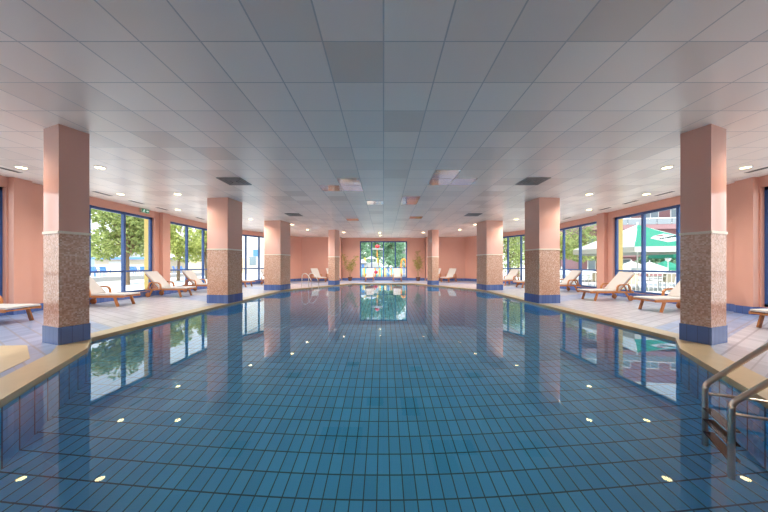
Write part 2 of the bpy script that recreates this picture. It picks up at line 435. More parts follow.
# ---------------------------------------------------------------- pillars
PN = ['front', 'second', 'third', 'rearmost']
for k, (nx, ny, sx_, sy_, a) in enumerate([(5.08, 4.22, .466, .351, 20), (5.06, 8.8, .735, .735, 7.5), (5.06, 13.3, .90, .90, 11.8), (3.02, 16.85, .50, .50, 24.8)]):
    for side in (-1, 1):
        ca, sa = math.cos(R(a)), math.sin(R(a))
        cx = nx + (sx_ * ca - sy_ * sa) / 2; cy = ny + (sx_ * sa + sy_ * ca) / 2
        sd = 'right' if side > 0 else 'left'
        e = empty('pillar', (side * cx + (.023 if k == 0 else 0), cy, 0), side * R(a), cat='pillar', group='pillars around the pool',
                  label='%s pink pillar with mosaic lower half on the %s pool edge' % (PN[k], sd))
        def bx(g, z0, z1): return MB().box(-sx_ / 2 - g, sx_ / 2 + g, -sy_ / 2 - g, sy_ / 2 + g, z0, z1)
        bx(0, 1.78, H).build('shaft', M['pillar'], e)
        bx(0, .27, 1.75).build('mosaic_cladding', M['mosaic'], e)
        bx(.012, 1.745, 1.785).build('cream_strip', M['cream'], e)
        bx(.010, 0, .275).build('base_band', M['btile'], e)

# ---------------------------------------------------------------- ceiling fittings
def ordinal(i): return ['first', 'second', 'third', 'fourth', 'fifth', 'sixth'][i]
cl = empty('ceiling_light', cat='light')
MB().lathe([(.082, -.012), (.105, -.012), (.112, 0), (.112, .001)], n=24, caps=False).build('trim_ring', M['white'], cl)
MB().lathe([(.0001, -.009), (.083, -.009), (.083, .0)], n=24).build('diffuser', M['lamp'], cl)
rows = [-.7, 1.6, 3.85, 6.1, 8.4, 10.75, 13.0, 15.3]  # nearest rows are out of view, added for extra light on pool and ceiling
sp_ = bpy.data.lights.new('lamp', 'SPOT'); sp_.energy = SPOT_W; sp_.spot_size = R(158); sp_.spot_blend = .85; sp_.shadow_soft_size = 0; sp_.color = (1, .93, .84)
spo = bpy.data.objects.new('lamp', sp_); C.objects.link(spo); spo.parent = cl; spo.location = (0, 0, -.02)
dim_ = sp_.copy(); dim_.energy = SPOT_W * .2; dim_.spot_size = R(145); full_ = sp_.copy(); full_.energy = SPOT_W * 1.5; full_.spot_size = R(168)
spots = []
for sx in (-1, 1):
    sd = 'left' if sx < 0 else 'right'
    for x, nm in ((8.15, 'outer row beside the windows'), (6.38, 'inner row behind the pillars')):
        for i, y in enumerate(rows):
            spots.append((sx * x, y, ('round white ceiling downlight, %s from the front in the %s %s' % (ordinal(i - 3), sd, nm)) if i > 2 else 'added round white ceiling downlight out of view, %s back, %s %s' % (ordinal(2 - i), sd, nm.split(' row')[0])))
    spots.append((sx * 4.75, 16.9, 'round white ceiling downlight above the rear pool corner on the %s' % sd))
    spots.append((sx * 4.98, 14.7, 'round white ceiling downlight just behind the third pillar on the %s' % sd))
    spots.append((sx * 2.68, 18.25, 'round white ceiling downlight in front of the rearmost %s pillar' % sd))
spots.append((-.25, 18.5, 'round white ceiling downlight before the rear window, nearer of two in line'))
spots.append((-.25, 20.3, 'round white ceiling downlight closest to the rear window'))
for i, (x, y, lb) in enumerate(spots):
    o = cl if i == 0 else copy_tree(cl)
    o.location = (x, y, H); tag(o, lb, 'light', 'ceiling downlights')
    for c_ in kids(o):          # the lamps beside the windows are dimmed, the rear ones are not
        if c_.type == 'LIGHT': c_.data = dim_ if abs(x) > 8 else (full_ if y > 16 else sp_)

vt = empty('ceiling_vent', cat='vent')
MB().box(-.28, .28, -.28, .28, -.006, .001).build('backing', M['vent'], vt)
for j, r in enumerate((.30, .22, .14, .06)):
    b = MB()
    for s in (-1, 1):
        b.box(-r, r, *sorted((s * r, s * (r - .035))), -.022, -.004); b.box(*sorted((s * r, s * (r - .035))), -r, r, -.022, -.004)
    b.build('slat_ring', M['slat'], vt)
vi = 0
for sx in (-1, 1):
    for y, nm in ((7.1, 'nearer'), (11.8, 'farther')):
        o = vt if vi == 0 else copy_tree(vt); vi += 1
        o.location = (sx * 3.9, y, H)
        tag(o, '%s square dark air diffuser in the ceiling on the %s of the pool' % (nm, 'left' if sx < 0 else 'right'), 'vent', 'square ceiling diffusers')
sv = empty('slot_vent', cat='vent')
MB().box(-.06, .06, -.26, .26, -.006, .001).build('frame', M['slat'], sv)
for s in (-1, 1): MB().box(s * .025 - .013, s * .025 + .013, -.24, .24, -.009, -.004).build('slot', M['black'], sv)
vi = 0
for sx in (-1, 1):
    for i, y in enumerate((6.2, 8.35, 9.5, 10.6, 12.8)):
        o = sv if vi == 0 else copy_tree(sv); vi += 1
        o.location = (sx * 8.65, y, H)
        tag(o, 'narrow dark slot vent in the ceiling, %s from the front along the %s window wall' % (ordinal(i), 'left' if sx < 0 else 'right'), 'vent', 'slot vents above the windows')
# polished tiles in the grid
ti = 0
for tx, ty in [(-1.2, 6.867), (-1.2, 7.467), (-1.8, 7.467), (1.2, 6.267), (1.2, 6.867), (1.8, 6.867), (-.6, 9.267), (.6, 8.667), (.6, 9.267), (1.2, 12.267), (-1.8, 12.867)]:
    ti += 1
    struct(MB().box(tx + .012, tx + .588, ty + .012, ty + .588, H - .004, H + .002).build('ceiling_panel', M['mirror']), 'polished reflective tile in the ceiling grid')

# exit sign on the left wall
sg = empty('exit_sign', (-9.39, 10.62, 3.365), label='small green emergency exit sign above the left window', cat='sign')
MB().box(-.0, .06, -.19, .19, -.08, .08).build('case', M['beigem'], sg)
MB().box(.055, .064, -.17, .17, -.07, .07).build('green_face', M['signg'], sg)
b = MB()   # running figure and arrow, read from the pool side (text runs along +y)
def sgb(y0, z0, y1, z1, w): b.sweep([(.067, y0, z0), (.067, y1, z1)], w, .006, rect=True, up=(1, 0, 0))
b.lathe([(.0001, 0), (.016, 0), (.016, .004), (.0001, .004)], (.064, -.055, .045), 12, Matrix.Rotation(PI / 2, 4, 'Y'))
for q in ((-.06, .03, -.075, -.015, .022), (-.075, -.015, -.05, -.035, .014), (-.05, -.035, -.06, -.06, .014), (-.075, -.015, -.10, -.04, .014), (-.10, -.04, -.13, -.04, .014),
          (-.062, .02, -.03, .0, .012), (-.062, .02, -.10, .01, .012)): sgb(*q)
b.build('running_figure', M['signw'], sg); b = MB()
for q in ((.03, 0, .12, 0, .02), (.13, 0, .09, .035, .018), (.13, 0, .09, -.035, .018)): sgb(*q)
b.build('arrow', M['signw'], sg)

# ---------------------------------------------------------------- loungers
def arc(cx, cz, r, a0, a1, k=8): return [(cx + r * math.cos(R(a0 + (a1 - a0) * i / k)), cz + r * math.sin(R(a0 + (a1 - a0) * i / k))) for i in range(k + 1)]
def make_lounger():
    e = empty('sun_lounger')
    f = MB()
    for s in (-1, 1): f.sweep([(-.28, s * .29, .30), (1.30, s * .29, .30)], .035, .065, rect=True)
    for x in (-.26, .3, .8, 1.2): f.sweep([(x, -.28, .295), (x, .28, .295)], .05, .03, rect=True)
    f.build('frame', M['wood'], e, bevel=.006)
    for s in (-1, 1):
        MB().sweep([(.0, s * .275, .29), (-.10, s * .275, .0)], .032, .07, rect=True, up=(1, 0, 0)).build('leg', M['wood'], e)
        MB().sweep([(1.02, s * .275, .29), (1.16, s * .275, .07)], .032, .06, rect=True, up=(1, 0, 0)).build('rear_leg', M['wood'], e)
        MB().lathe([(.02, -.022), (.075, -.022), (.092, -.015), (.092, .015), (.075, .022), (.02, .022)], (1.17, s * .315, .093), 20, Matrix.Rotation(PI / 2, 4, 'X')).build('wheel', M['rubber'], e, smooth=False)
        ps = [(.66, .30), (.67, .42)] + arc(.79, .44, .115, 175, 95, 5) + [(.98, .57)] + arc(1.02, .47, .10, 85, 5, 5) + [(1.17, .31)]
        MB().sweep([(x, s * .325, z) for x, z in ps], .045, .045, rect=True, up=(0, 1, 0)).build('armrest', M['wood'], e)
    ang = 47; ca, sa = math.cos(R(ang)), math.sin(R(ang))
    bf = MB()
    for s in (-1, 1): bf.sweep([(.78, s * .25, .31), (.78 + .80 * ca, s * .25, .31 + .80 * sa)], .03, .04, rect=True)
    for q in (.2, .5, .78): bf.sweep([(.78 + q * ca, -.25, .31 + q * sa), (.78 + q * ca, .25, .31 + q * sa)], .05, .02, rect=True)
    bfo = bf.build('backrest_frame', M['wood'], e)
    MB().sweep([(.78 + .52 * ca, .0, .30 + .52 * sa), (1.36, 0, .31)], .04, .03, rect=True).build('prop_stay', M['wood'], bfo)
    def slab(pts, w, th):      # a softly rounded cushion along a profile
        q = MB()
        q.sweep([(x, 0, z) for x, z in pts], w, th, rect=True); return q
    slab([(-.29, .352), (.0, .355), (.4, .352), (.80, .352)], .57, .045).build('seat_cushion', M['fabric'], e, bevel=.012)
    slab([(.79 + q * ca - .035 * sa, .345 + q * sa + .035 * ca) for q in (0, .3, .6, .84)], .57, .05).build('back_cushion', M['fabric'], e, bevel=.014)
    return e
LG = [  # x, y, heading (deg), label
 (-8.05, 5.85, 180, 'cream wooden sun lounger cut off by the left picture edge, left of the front pillar'),
 (-8.10, 8.42, 183, 'cream wooden sun lounger half behind the front left pillar, before the nearest left window'),
 (-7.97, 10.82, 179, 'cream wooden sun lounger in front of the left pilaster, between two windows'),
 (-7.95, 12.75, 178, 'cream wooden sun lounger just left of the second left pillar'),
 (-7.8, 15.55, 172, 'wooden sun lounger with only its foot showing between second and third left pillars'),
 (-6.65, 17.0, 148, 'wooden sun lounger mostly hidden behind the third left pillar'),
 (7.62, 5.15, 5, 'cream wooden sun lounger cut off by the right picture edge'),
 (7.37, 7.4, 4, 'cream wooden sun lounger partly hidden behind the front right pillar'),
 (7.43, 9.7, 3, 'whole cream wooden sun lounger before the window with the green parasol'),
 (7.80, 12.75, 3, 'cream wooden sun lounger right of the second right pillar, beside the pilaster'),
 (7.6, 15.0, 4, 'wooden sun lounger with only its foot showing left of the second right pillar'),
 (7.25, 16.6, 30, 'cream wooden sun lounger between second and third right pillars, by the angled window'),
 (-4.5, 19.6, 127, 'cream sun lounger at the rear left wall, nearer the corner'),
 (-3.5, 19.75, 120, 'cream sun lounger at the rear left, peeping out beside the rearmost left pillar'),
 (4.5, 19.6, 53, 'cream sun lounger at the rear right wall, nearer the corner'),
 (3.5, 19.75, 60, 'cream sun lounger at the rear right, peeping out beside the rearmost right pillar'),
 (-1.06, 20.1, 90, 'cream sun lounger facing the pool before the rear window, left one'),
 (1.06, 20.1, 90, 'cream sun lounger facing the pool before the rear window, right one')]
l0 = make_lounger()
for i, (x, y, h, lb) in enumerate(LG):
    o = l0 if i == 0 else copy_tree(l0)
    o.location = (x, y, 0); o.rotation_euler.z = R(h); tag(o, lb, 'sun lounger', 'wooden sun loungers around the pool')

# ---------------------------------------------------------------- pool ladders
def smooth_path(pts, r=.12, k=6):
    pts = [Vector(p) for p in pts]; out = [pts[0]]
    for a, p, c in zip(pts, pts[1:], pts[2:]):
        ra = min(r, (a - p).length * .45, (c - p).length * .45)
        s = p + (a - p).normalized() * ra; e = p + (c - p).normalized() * ra
        for i in range(k + 1):
            t = i / k; out.append(s * (1 - t) ** 2 + p * 2 * t * (1 - t) + e * t * t)
    out.append(pts[-1]); return out
rt = empty('pool_ladder', (3.03, 2.46, 0), R(-30), label='stainless steel pool entry handrails with steps at the right front', cat='pool ladder')
for s in (-1, 1):     # local x = away from the pool, y along the edge
    y = s * .21
    MB().sweep(smooth_path([(0, y, -1.15), (0, y, -.02), (.0, y, .085), (.42, y, .555), (.72, y, .84), (.98, y, .84), (1.02, y, .0)], .14, 10), .044, n=12).build('handrail', M['steel'], rt, smooth=True)
    MB().sweep([(0, y, .0), (.56, y, .02)], .026, n=10).build('anchor_tube', M['steel'], rt, smooth=True)
for z in (-.30, -.58, -.86): MB().box(-.02, .055, -.20, .20, z - .015, z + .015).build('tread', M['tread'], rt)
mx, my = -4.0, 14.95
lt = empty('pool_ladder', (mx, my, 0), R(150), label='slim white steel pool ladder at the far left pool edge', cat='pool ladder')
for s in (-1, 1):
    y = s * .25
    MB().sweep(smooth_path([(-.32, y, -1.0), (-.32, y, .35), (-.10, y, .62), (.12, y, .80), (.42, y, .74), (.45, y, .0)], .14), .042, n=10).build('handrail', M['white'], lt, smooth=True)
for z in (-.2, -.5, -.8): MB().box(-.36, -.24, -.24, .24, z - .012, z + .012).build('tread', M['white'], lt)

# ---------------------------------------------------------------- foliage
def leaves(mb, c, rad, k, size, squash=1.0, shell=.35):
    for _ in range(k):
        d = Vector((random.gauss(0, 1), random.gauss(0, 1), random.gauss(0, 1))).normalized()
        p = Vector(c) + Vector((d.x, d.y, d.z * squash)) * rad * (1 - shell * random.random() ** 1.5)
        a = Vector((random.uniform(-1, 1), random.uniform(-1, 1), random.uniform(-1, 1))).normalized()
        t = a.orthogonal().normalized(); s = size * random.uniform(.6, 1.3)
        mb.add([p - a * s, p + t * s * .4, p + a * s, p - t * s * .4], [(0, 1, 2, 3)])
def tree(name, x, y, zc, r, hgt, n_cl, k, size, lm, label, cat='tree', base=-.12, group=None, lean=(0, 0)):
    """trunk with forking branches, crown of leafy clumps"""
    e = empty(name, (x, y, base), label=label, cat=cat, group=group)
    t = MB(); f = MB(); z0 = zc - base
    t.sweep([(0, 0, 0), (lean[0] * .3, lean[1] * .3, z0 * .45), (lean[0], lean[1], z0)], .1 * r + .1, taper=[1, .75, .4])
    for i in range(n_cl):
        a = random.uniform(0, 2 * PI); q = r * .68 * math.sqrt(random.random()); hh = random.uniform(-.5, .5) * hgt
        c = (lean[0] + q * math.cos(a), lean[1] + q * math.sin(a), z0 + hh)
        t.sweep([(lean[0] * .3, lean[1] * .3, z0 * .45), (c[0] * .5, c[1] * .5, z0 * .5 + c[2] * .5 - .2), c], .05 * r, n=5, taper=[1, .6, .3])
        leaves(f, c, r * random.uniform(.34, .5), k, size)
    t.build('trunk', M['bark'], e); f.build('foliage', lm, e)
    return e
def potted(x, y, label, stems):
    e = empty('potted_plant', (x, y, 0), label=label, cat='potted plant')
    MB().lathe([(.12, 0), (.13, .02), (.17, .27), (.185, .27), (.185, .31), (.16, .31), (.155, .27), (.0001, .265)], n=20).build('pot', M['pot'], e)
    MB().lathe([(.0001, .255), (.155, .255), (.155, .28), (.0001, .285)], n=16).build('soil', M['soil'], e)
    st = MB(); lf = MB()
    for pts, w, k in stems:
        pts = [Vector(p) for p in pts]; st.sweep(pts, .028, n=6, taper=[1] + [.8] * (len(pts) - 2) + [.4])
        for _ in range(k):
            i = random.randrange(1, len(pts) - 1) if len(pts) > 2 else 0
            p = pts[i].lerp(pts[i + 1], random.random()) if i + 1 < len(pts) else pts[-1]
            q = p + Vector((random.gauss(0, w), random.gauss(0, w * .8), random.gauss(0, w * .8)))
            if q.y > .42: q.y = .42
            st.sweep([p, q], .007, n=4)
            for _ in range(6):
                d = Vector((random.gauss(0, 1), random.gauss(0, 1), random.gauss(-.2, .8))).normalized(); t = d.orthogonal().normalized(); s = random.uniform(.06, .11)
                c = q + Vector((random.gauss(0, .05), random.gauss(0, .05), random.gauss(0, .05)))
                lf.add([c, c + d * s * .5 + t * s * .22, c + d * s, c + d * s * .5 - t * s * .22], [(0, 1, 2, 3)])
    st.build('stems', M['stem'], e); lf.build('foliage', M['potleaf'], e)
potted(-2.63, 21.3, 'potted plant with two spreading leafy branches left of the rear window',
       [([(0, 0, .26), (-.12, 0, .8), (-.34, 0, 1.4), (-.55, 0, 2.0)], .10, 46), ([(0, 0, .26), (.10, 0, .8), (.28, 0, 1.4), (.5, 0, 2.0)], .11, 56), ([(0, 0, .26), (0, 0, .9), (.05, .05, 1.45)], .13, 36)])
potted(2.72, 21.3, 'slim upright potted plant right of the rear window',
       [([(0, 0, .26), (0, 0, .9), (-.05, 0, 1.5), (-.08, 0, 2.25)], .13, 70), ([(0, 0, .26), (.08, 0, .9), (.16, 0, 1.5), (.1, .02, 1.9)], .12, 50), ([(0, 0, .26), (-.06, .0, .9), (-.2, 0, 1.6)], .1, 24)])

# ---------------------------------------------------------------- outdoors
G = -.12
foot = [(9.8, -4.4), (9.8, 16.4), (6.8, 21.8), (3.6, 22.4), (-3.6, 22.4), (-6.8, 21.8), (-9.8, 16.4), (-9.8, -4.4)]
struct(mesh_obj('ground', ring_fill([(95, -30), (95, 120), (-95, 120), (-95, -30)], foot, G), M['ground']), 'pale sunlit paving around the building')
# left: raised terrace, wall, blue chairs, trees, low buildings
struct(MB().prism([(-23.3, 6), (-23.0, 60), (-70, 60), (-70, 6)], G, .22).build('terrace', M['terrace']), 'pale raised terrace across the paving on the left')
struct(MB().prism([(-23.0, 6), (-22.7, 60), (-23.0, 60), (-23.3, 6)], G, .26).build('kerb', M['kerb']), 'grey kerb edging the raised terrace')
bc = empty('blue_chair')
b = MB(); b.box(-.25, .25, -.25, .25, .40, .44); b.build('seat', M['bluech'], bc)
MB().sweep([(-.25, 0, .42), (-.36, 0, .88)], .5, .03, rect=True).build('backrest', M['bluech'], bc)
for sx in (-1, 1):
    for sy in (-1, 1): MB().sweep([(sx * .22, sy * .22, .41), (sx * .25, sy * .24, 0)], .04, n=6).build('leg', M['bluech'], bc)
    MB().sweep([(-.30, sx * .26, .62), (.2, sx * .26, .62), (.24, sx * .25, .42)], .04, .03, rect=True).build('armrest', M['bluech'], bc)
bi = 0
for px, d, lb in [(91, 23.6, 'first from the left in the nearest left window'), (96, 25.4, 'second from the left in the nearest left window'), (101, 23.7, 'third from the left in the nearest left window'), (106, 25.6, 'fourth, left of the mullion in the nearest left window'),
        (130, 27, 'just right of the mullion in the nearest left window'), (135, 29, 'second right of the mullion in the nearest left window'), (140, 27.2, 'third right of the mullion in the nearest left window'), (145, 29, 'by the yellow reveal of the nearest left window'),
        (177, 34, 'left of three in the second left window'), (181, 31.6, 'middle of three in the second left window'), (184.5, 34, 'right of three in the second left window')]:
    o = bc if bi == 0 else copy_tree(bc)
    o.location = ((px - 384) / 271 * d, d, .22); o.rotation_euler.z = R(-40 + 37 * bi % 80)
    tag(o, 'blue plastic armchair outdoors, ' + lb, 'chair', 'blue chairs on the terrace'); bi += 1
tree('street_tree', -17.6, 18.6, 3.75, 2.15, 2.9, 26, 210, .15, M['leaf_l'], 'spreading olive green tree filling the nearest left window')
tree('street_tree', -17.8, 23.5, 3.6, 1.7, 3.0, 18, 170, .15, M['leaf_y'], 'yellow green tree with a bare trunk in the second left window, left one', lean=(.2, 0))
tree('street_tree', -17.2, 26.4, 3.6, 1.7, 3.0, 18, 170, .15, M['leaf_y'], 'yellow green tree with a leaning trunk in the second left window, right one', lean=(-.4, 0))
tree('street_tree', -32.5, 29, 2.7, 1.1, .9, 9, 110, .16, M['leaf_d'], 'small dark bushy tree beyond the blue chairs', base=.22)
b_ = empty('white_building', (-47, 44, G), R(-12), label='low white flat building behind the terrace on the far left', cat='building')
MB().box(-9, 6, 0, 6, 0, 3.4).build('wall', M['render'], b_); MB().box(-9.3, 6.3, -.4, 6.2, 3.4, 3.7).build('roof_slab', M['kerb'], b_)
for x in (-7, -4, -1, 2): MB().box(x, x + 1.6, -.05, .02, 1.2, 2.4).build('window', M['pane'], b_)
b_ = empty('kiosk', (-34.4, 34.5, .22), R(-8), label='beige kiosk with a blue roof edge right of the olive tree', cat='building')
MB().box(-2.8, 6.8, 0, 4, 0, 1.75).build('wall', M['beigew'], b_); MB().box(-3.2, 7.2, -.5, 4.2, 1.75, 2.0).build('roof_slab', M['bluech'], b_)
MB().box(-.6, 1.4, -.05, .02, .2, 1.5).build('door', M['render'], b_)
struct(MB().prism([(-24.5, 34), (-19.5, 39), (-19.3, 39), (-24.3, 34)], .1, 2.3).build('garden_wall', M['beigew']), 'light beige garden wall behind the yellow green trees')
b_ = empty('white_building', (-19.5, 41, G), R(8), label='tall white building with small windows seen in the rear left angled window', cat='building')
MB().box(-6, 7, 0, 8, 0, 9).build('wall', M['render'], b_)
MB().box(-6.1, 7.1, -.12, .05, .9, 1.2).build('ledge', M['kerb'], b_)
for x, z, w, h, mm in ((-.2, 2.7, .7, 1.0, 'bluech'), (-.9, 1.35, 1.1, 1.3, 'pane'), (-3.9, 2.6, .6, .9, 'green'), (3.2, 2.6, .6, 1.0, 'pane'), (2.2, 2.3, .4, .3, 'red')):
    MB().box(x, x + w, -.06, .02, z, z + h).build('window', M[mm], b_)

# right: hotel, parasols, cafe furniture, fence
b_ = empty('hotel', (28.5, 33.5, G), R(-9), label='pink hotel with balconies behind the parasols on the right', cat='building')
MB().box(-4, 22, 0, 10, 0, 13).build('wall', M['mauve'], b_)
for z in (2.35, 5.55, 8.75):
    MB().box(-4, 22, -1.6, .05, z, z + .5).build('balcony_slab', M['band'], b_)
    if z > 3:
        rl = MB().box(-4, 22, -1.58, -1.50, z + 1.22, z + 1.30).build('balcony_rail', M['white'], b_)
        for i in range(17): MB().box(-4 + i * 1.5 + .04, -4 + i * 1.5 + 1.44, -1.56, -1.52, z + .55, z + 1.2).build('rail_panel', M['railglass'], rl)
for z in (.4, 3.2, 6.4, 9.6):
    for i in range(8):
        wf = MB().box(-3 + i * 3, -1.2 + i * 3, -.05, .05, z, z + 1.75).build('window', M['white'], b_)
        MB().box(-2.9 + i * 3, -2.15 + i * 3, -.07, .02, z + .1, z + 1.65).build('pane', M['pane'], wf); MB().box(-2.05 + i * 3, -1.3 + i * 3, -.07, .02, z + .1, z + 1.65).build('pane', M['pane'], wf)

def parasol(x, y, peak, eave, rad, cols, label, rot=0, stripe=None, logo=False, n=8, base=G):
    e = empty('parasol', (x, y, base), R(rot), label=label, cat='parasol')
    MB().sweep([(0, 0, 0), (0, 0, peak - base + .12)], .06, n=10).build('pole', M['white'], e)
    MB().lathe([(.3, 0), (.3, .08), (.05, .1), (.05, .25)], n=16).build('base', M['kerb'], e)
    P = peak - base; E = eave - base
    def pt(a, q, dz=0): return (q * rad * math.cos(a), q * rad * math.sin(a), P + (E - P) * (q ** .92) + dz)
    for c in set(cols):
        f = MB()
        for i in range(n):
            if cols[i % len(cols)] != c: continue
            a0, a1 = 2 * PI * i / n, 2 * PI * (i + 1) / n
            for q0, q1 in ((.02, .35), (.35, .7), (.7, 1)):
                vs = [pt(a0, q0), pt(a0, q1), pt(a1, q1), pt(a1, q0)]
                vs += [(v[0], v[1], v[2] - .012) for v in vs]
                f.add(vs, [(0, 1, 2, 3), (7, 6, 5, 4), (0, 4, 5, 1), (1, 5, 6, 2), (2, 6, 7, 3), (3, 7, 4, 0)])
        f.build('canopy', M[c], e)
    v = MB()
    for i in range(n):
        a0, a1 = 2 * PI * i / n, 2 * PI * (i + 1) / n; p, q = Vector(pt(a0, 1)), Vector(pt(a1, 1)); d = Vector((0, 0, -.26)); o_ = Vector((p.x + q.x, p.y + q.y, 0)).normalized() * .012
        v.add([p, q, q + d, p + d, p + o_, q + o_, q + d + o_, p + d + o_], [(0, 1, 2, 3), (7, 6, 5, 4), (0, 4, 5, 1), (3, 2, 6, 7)])
    v.build('valance', M[stripe or cols[0]], e)
    rb = MB()
    for i in range(n): a = 2 * PI * i / n; rb.sweep([pt(a, .02, -.03), pt(a, 1, -.03)], .025, n=5)
    rb.build('ribs', M['white'], e)
    if logo is not False:
        a0 = 2 * PI * logo / n; a1 = 2 * PI * (logo + 1) / n
        def on(u, w, dz=.012):      # u across the panel 0..1, w from peak to eave
            p, q = Vector(pt(a0, w)), Vector(pt(a1, w)); r_ = p.lerp(q, u); return r_ + Vector((0, 0, dz))
        lg = MB()
        pts = [(.30, .66), (.42, .56), (.80, .46), (.93, .58), (.86, .74), (.50, .84)]
        lg.add([on(*p) for p in pts] + [on(p[0], p[1], .006) for p in pts], [tuple(range(6)), tuple(range(6, 12))[::-1]] + [(i, (i + 1) % 6, (i + 1) % 6 + 6, i + 6) for i in range(6)])
        em = lg.build('emblem', M['whitec'], e)
        sc = MB(); rr = random.Random(3)
        line = [on(.42 + .44 * i / 16, .72 - .10 * i / 16 + (.022 if i % 2 else -.022) * rr.uniform(.6, 1.3), .05) for i in range(17)]
        sc.sweep(line, .06, .01, rect=True); sc.build('script', M['ink'], em)
        MB().sweep([on(.50, .575, .05), on(.68, .55, .05)], .13, .01, rect=True).build('emblem_mark', M['red'], em)
    return e
parasol(14.05, 15.0, 3.5, 2.12, 3.1, ['whitec', 'whitec', 'whitec', 'green', 'green', 'green'], 'big half white half green parasol in the nearest right window', rot=45, stripe='whitec', logo=3, n=6)
parasol(19.6, 17.2, 2.75, 1.95, 2.1, ['whitec', 'green', 'green', 'green', 'whitec', 'green'], 'second green parasol low behind the front right pillar', rot=20, stripe='green')
for i, (px, d, pk, ev, rad, cols, lb) in enumerate([
    (615, 24, 1.55, .95, 1.1, ['whitec'], 'small white parasol beside the yellow reveal in the nearest right window'),
    (632, 26, 1.65, 1.0, 1.5, ['whitec'], 'small white parasol left of the mullion in the nearest right window'),
    (650, 23, 1.55, 1.0, 1.2, ['whitec'], 'small white parasol right of the mullion, under the hedge'),
    (666, 26.5, 1.7, 1.0, 1.5, ['green'], 'small green parasol by the lamp post'),
    (588, 23, .9, .35, 1.6, ['whitec'], 'white parasol at the foot of the trees in the second right window, right one'),
    (562, 21, 1.0, .55, 1.4, ['whitec'], 'white parasol at the foot of the trees in the second right window, left one')]):
    parasol((px - 384) / 271 * d, d, pk, ev, rad, cols, lb, rot=11 * i, base=G if pk > 1 else -.9)
lp = empty('lamp_post', (284.5 / 271 * 17, 17, G), label='white globe lamp post beyond the terrace railing on the right', cat='lamp post')
MB().lathe([(.09, 0), (.07, .1), (.03, .2), (.025, 1.55), (.05, 1.57), (.05, 1.62)], n=10).build('post', M['white'], lp)
MB().lathe([(.05, 1.6), (.12, 1.68), (.15, 1.8), (.11, 1.93), (.02, 1.98), (.001, 2.02)], n=14).build('lantern', M['white'], lp, smooth=True)
tr = empty('terrace_railing', (12.4, 12.6, G), R(-34), label='white slatted metal railing outside the nearest right window', cat='railing')
MB().sweep([(-2.8, 0, 1.0), (3.4, 0, 1.0)], .05, n=8).build('top_rail', M['white'], tr); MB().sweep([(-2.8, 0, .12), (3.4, 0, .12)], .04, n=8).build('bottom_rail', M['white'], tr)
for i in range(41): MB().sweep([(-2.75 + i * .15, 0, .12), (-2.75 + i * .15, 0, 1.0)], .018, n=6).build('baluster', M['white'], tr)
ct = empty('cafe_table'); MB().lathe([(.0001, .71), (.4, .71), (.4, .74), (.0001, .74)], n=20).build('table_top', M['white'], ct)
MB().lathe([(.22, 0), (.22, .02), (.03, .05), (.03, .71)], n=12).build('pedestal', M['kerb'], ct)
cc = empty('cafe_chair'); MB().box(-.2, .2, -.2, .2, .43, .46).build('seat', M['beigew'], cc)
MB().sweep([(-.2, 0, .46), (-.28, 0, .9)], .4, .025, rect=True).build('backrest', M['beigew'], cc)
for sx in (-1, 1):
    for sy in (-1, 1): MB().sweep([(sx * .18, sy * .18, .44), (sx * .2, sy * .2, 0)], .03, n=6).build('leg', M['kerb'], cc)
for i, (x, y, h) in enumerate([(12.4, 14.1, 0), (15.5, 15.3, 0), (12.8, 16.9, 0)]):
    o = ct if i == 0 else copy_tree(ct); o.location = (x, y, G)
    tag(o, 'round white cafe table outside the right window, ' + ['closest to the railing', 'under the big parasol', 'farthest left'][i], 'table', 'cafe tables on the right terrace')
ci = 0
for i, (x, y) in enumerate([(12.4, 14.1), (15.5, 15.3), (12.8, 16.9)]):
    for j, a in enumerate((20, 140, 255)):
        o = cc if ci == 0 else copy_tree(cc); ci += 1
        o.location = (x + .68 * math.cos(R(a)), y + .68 * math.sin(R(a)), G); o.rotation_euler.z = R(a + 180)
        tag(o, 'beige cafe chair at the table %s, on its %s side' % (['closest to the railing', 'under the big parasol', 'farthest left'][i], ['right', 'far', 'near'][j]), 'chair', 'cafe chairs on the right terrace')
for i, (px, d, zc, r, hg, lm, lb) in enumerate([(560, 32, 3.9, 1.9, 3.4, 'leaf_y', 'yellow green tree in the second right window, left one'), (580, 27.6, 3.7, 1.9, 3.4, 'leaf_l', 'olive green tree in the second right window, right one'),
        (597, 30.2, 3.0, 1.0, 2.6, 'leaf_d', 'dark green tree behind the pilaster edge on the right'), (510, 27, 3.2, 2.1, 4, 'leaf_l', 'grey green tree seen in the rear right angled window'), (519, 31, 3.4, 2.1, 4, 'leaf_l', 'tall pale tree right of the mullion in the rear right angled window'),
        (667, 30, 2.0, 1.0, .8, 'leaf_d', 'dark clipped tree before the hotel, right of the mullion'), (649, 30, 1.9, .95, .7, 'leaf_d', 'dark clipped tree before the hotel, nearest the mullion')]):
    tree('garden_tree', (px - 384) / 271 * d, d, zc, r, hg, 17, 150, .16, M[lm], lb, base=G)

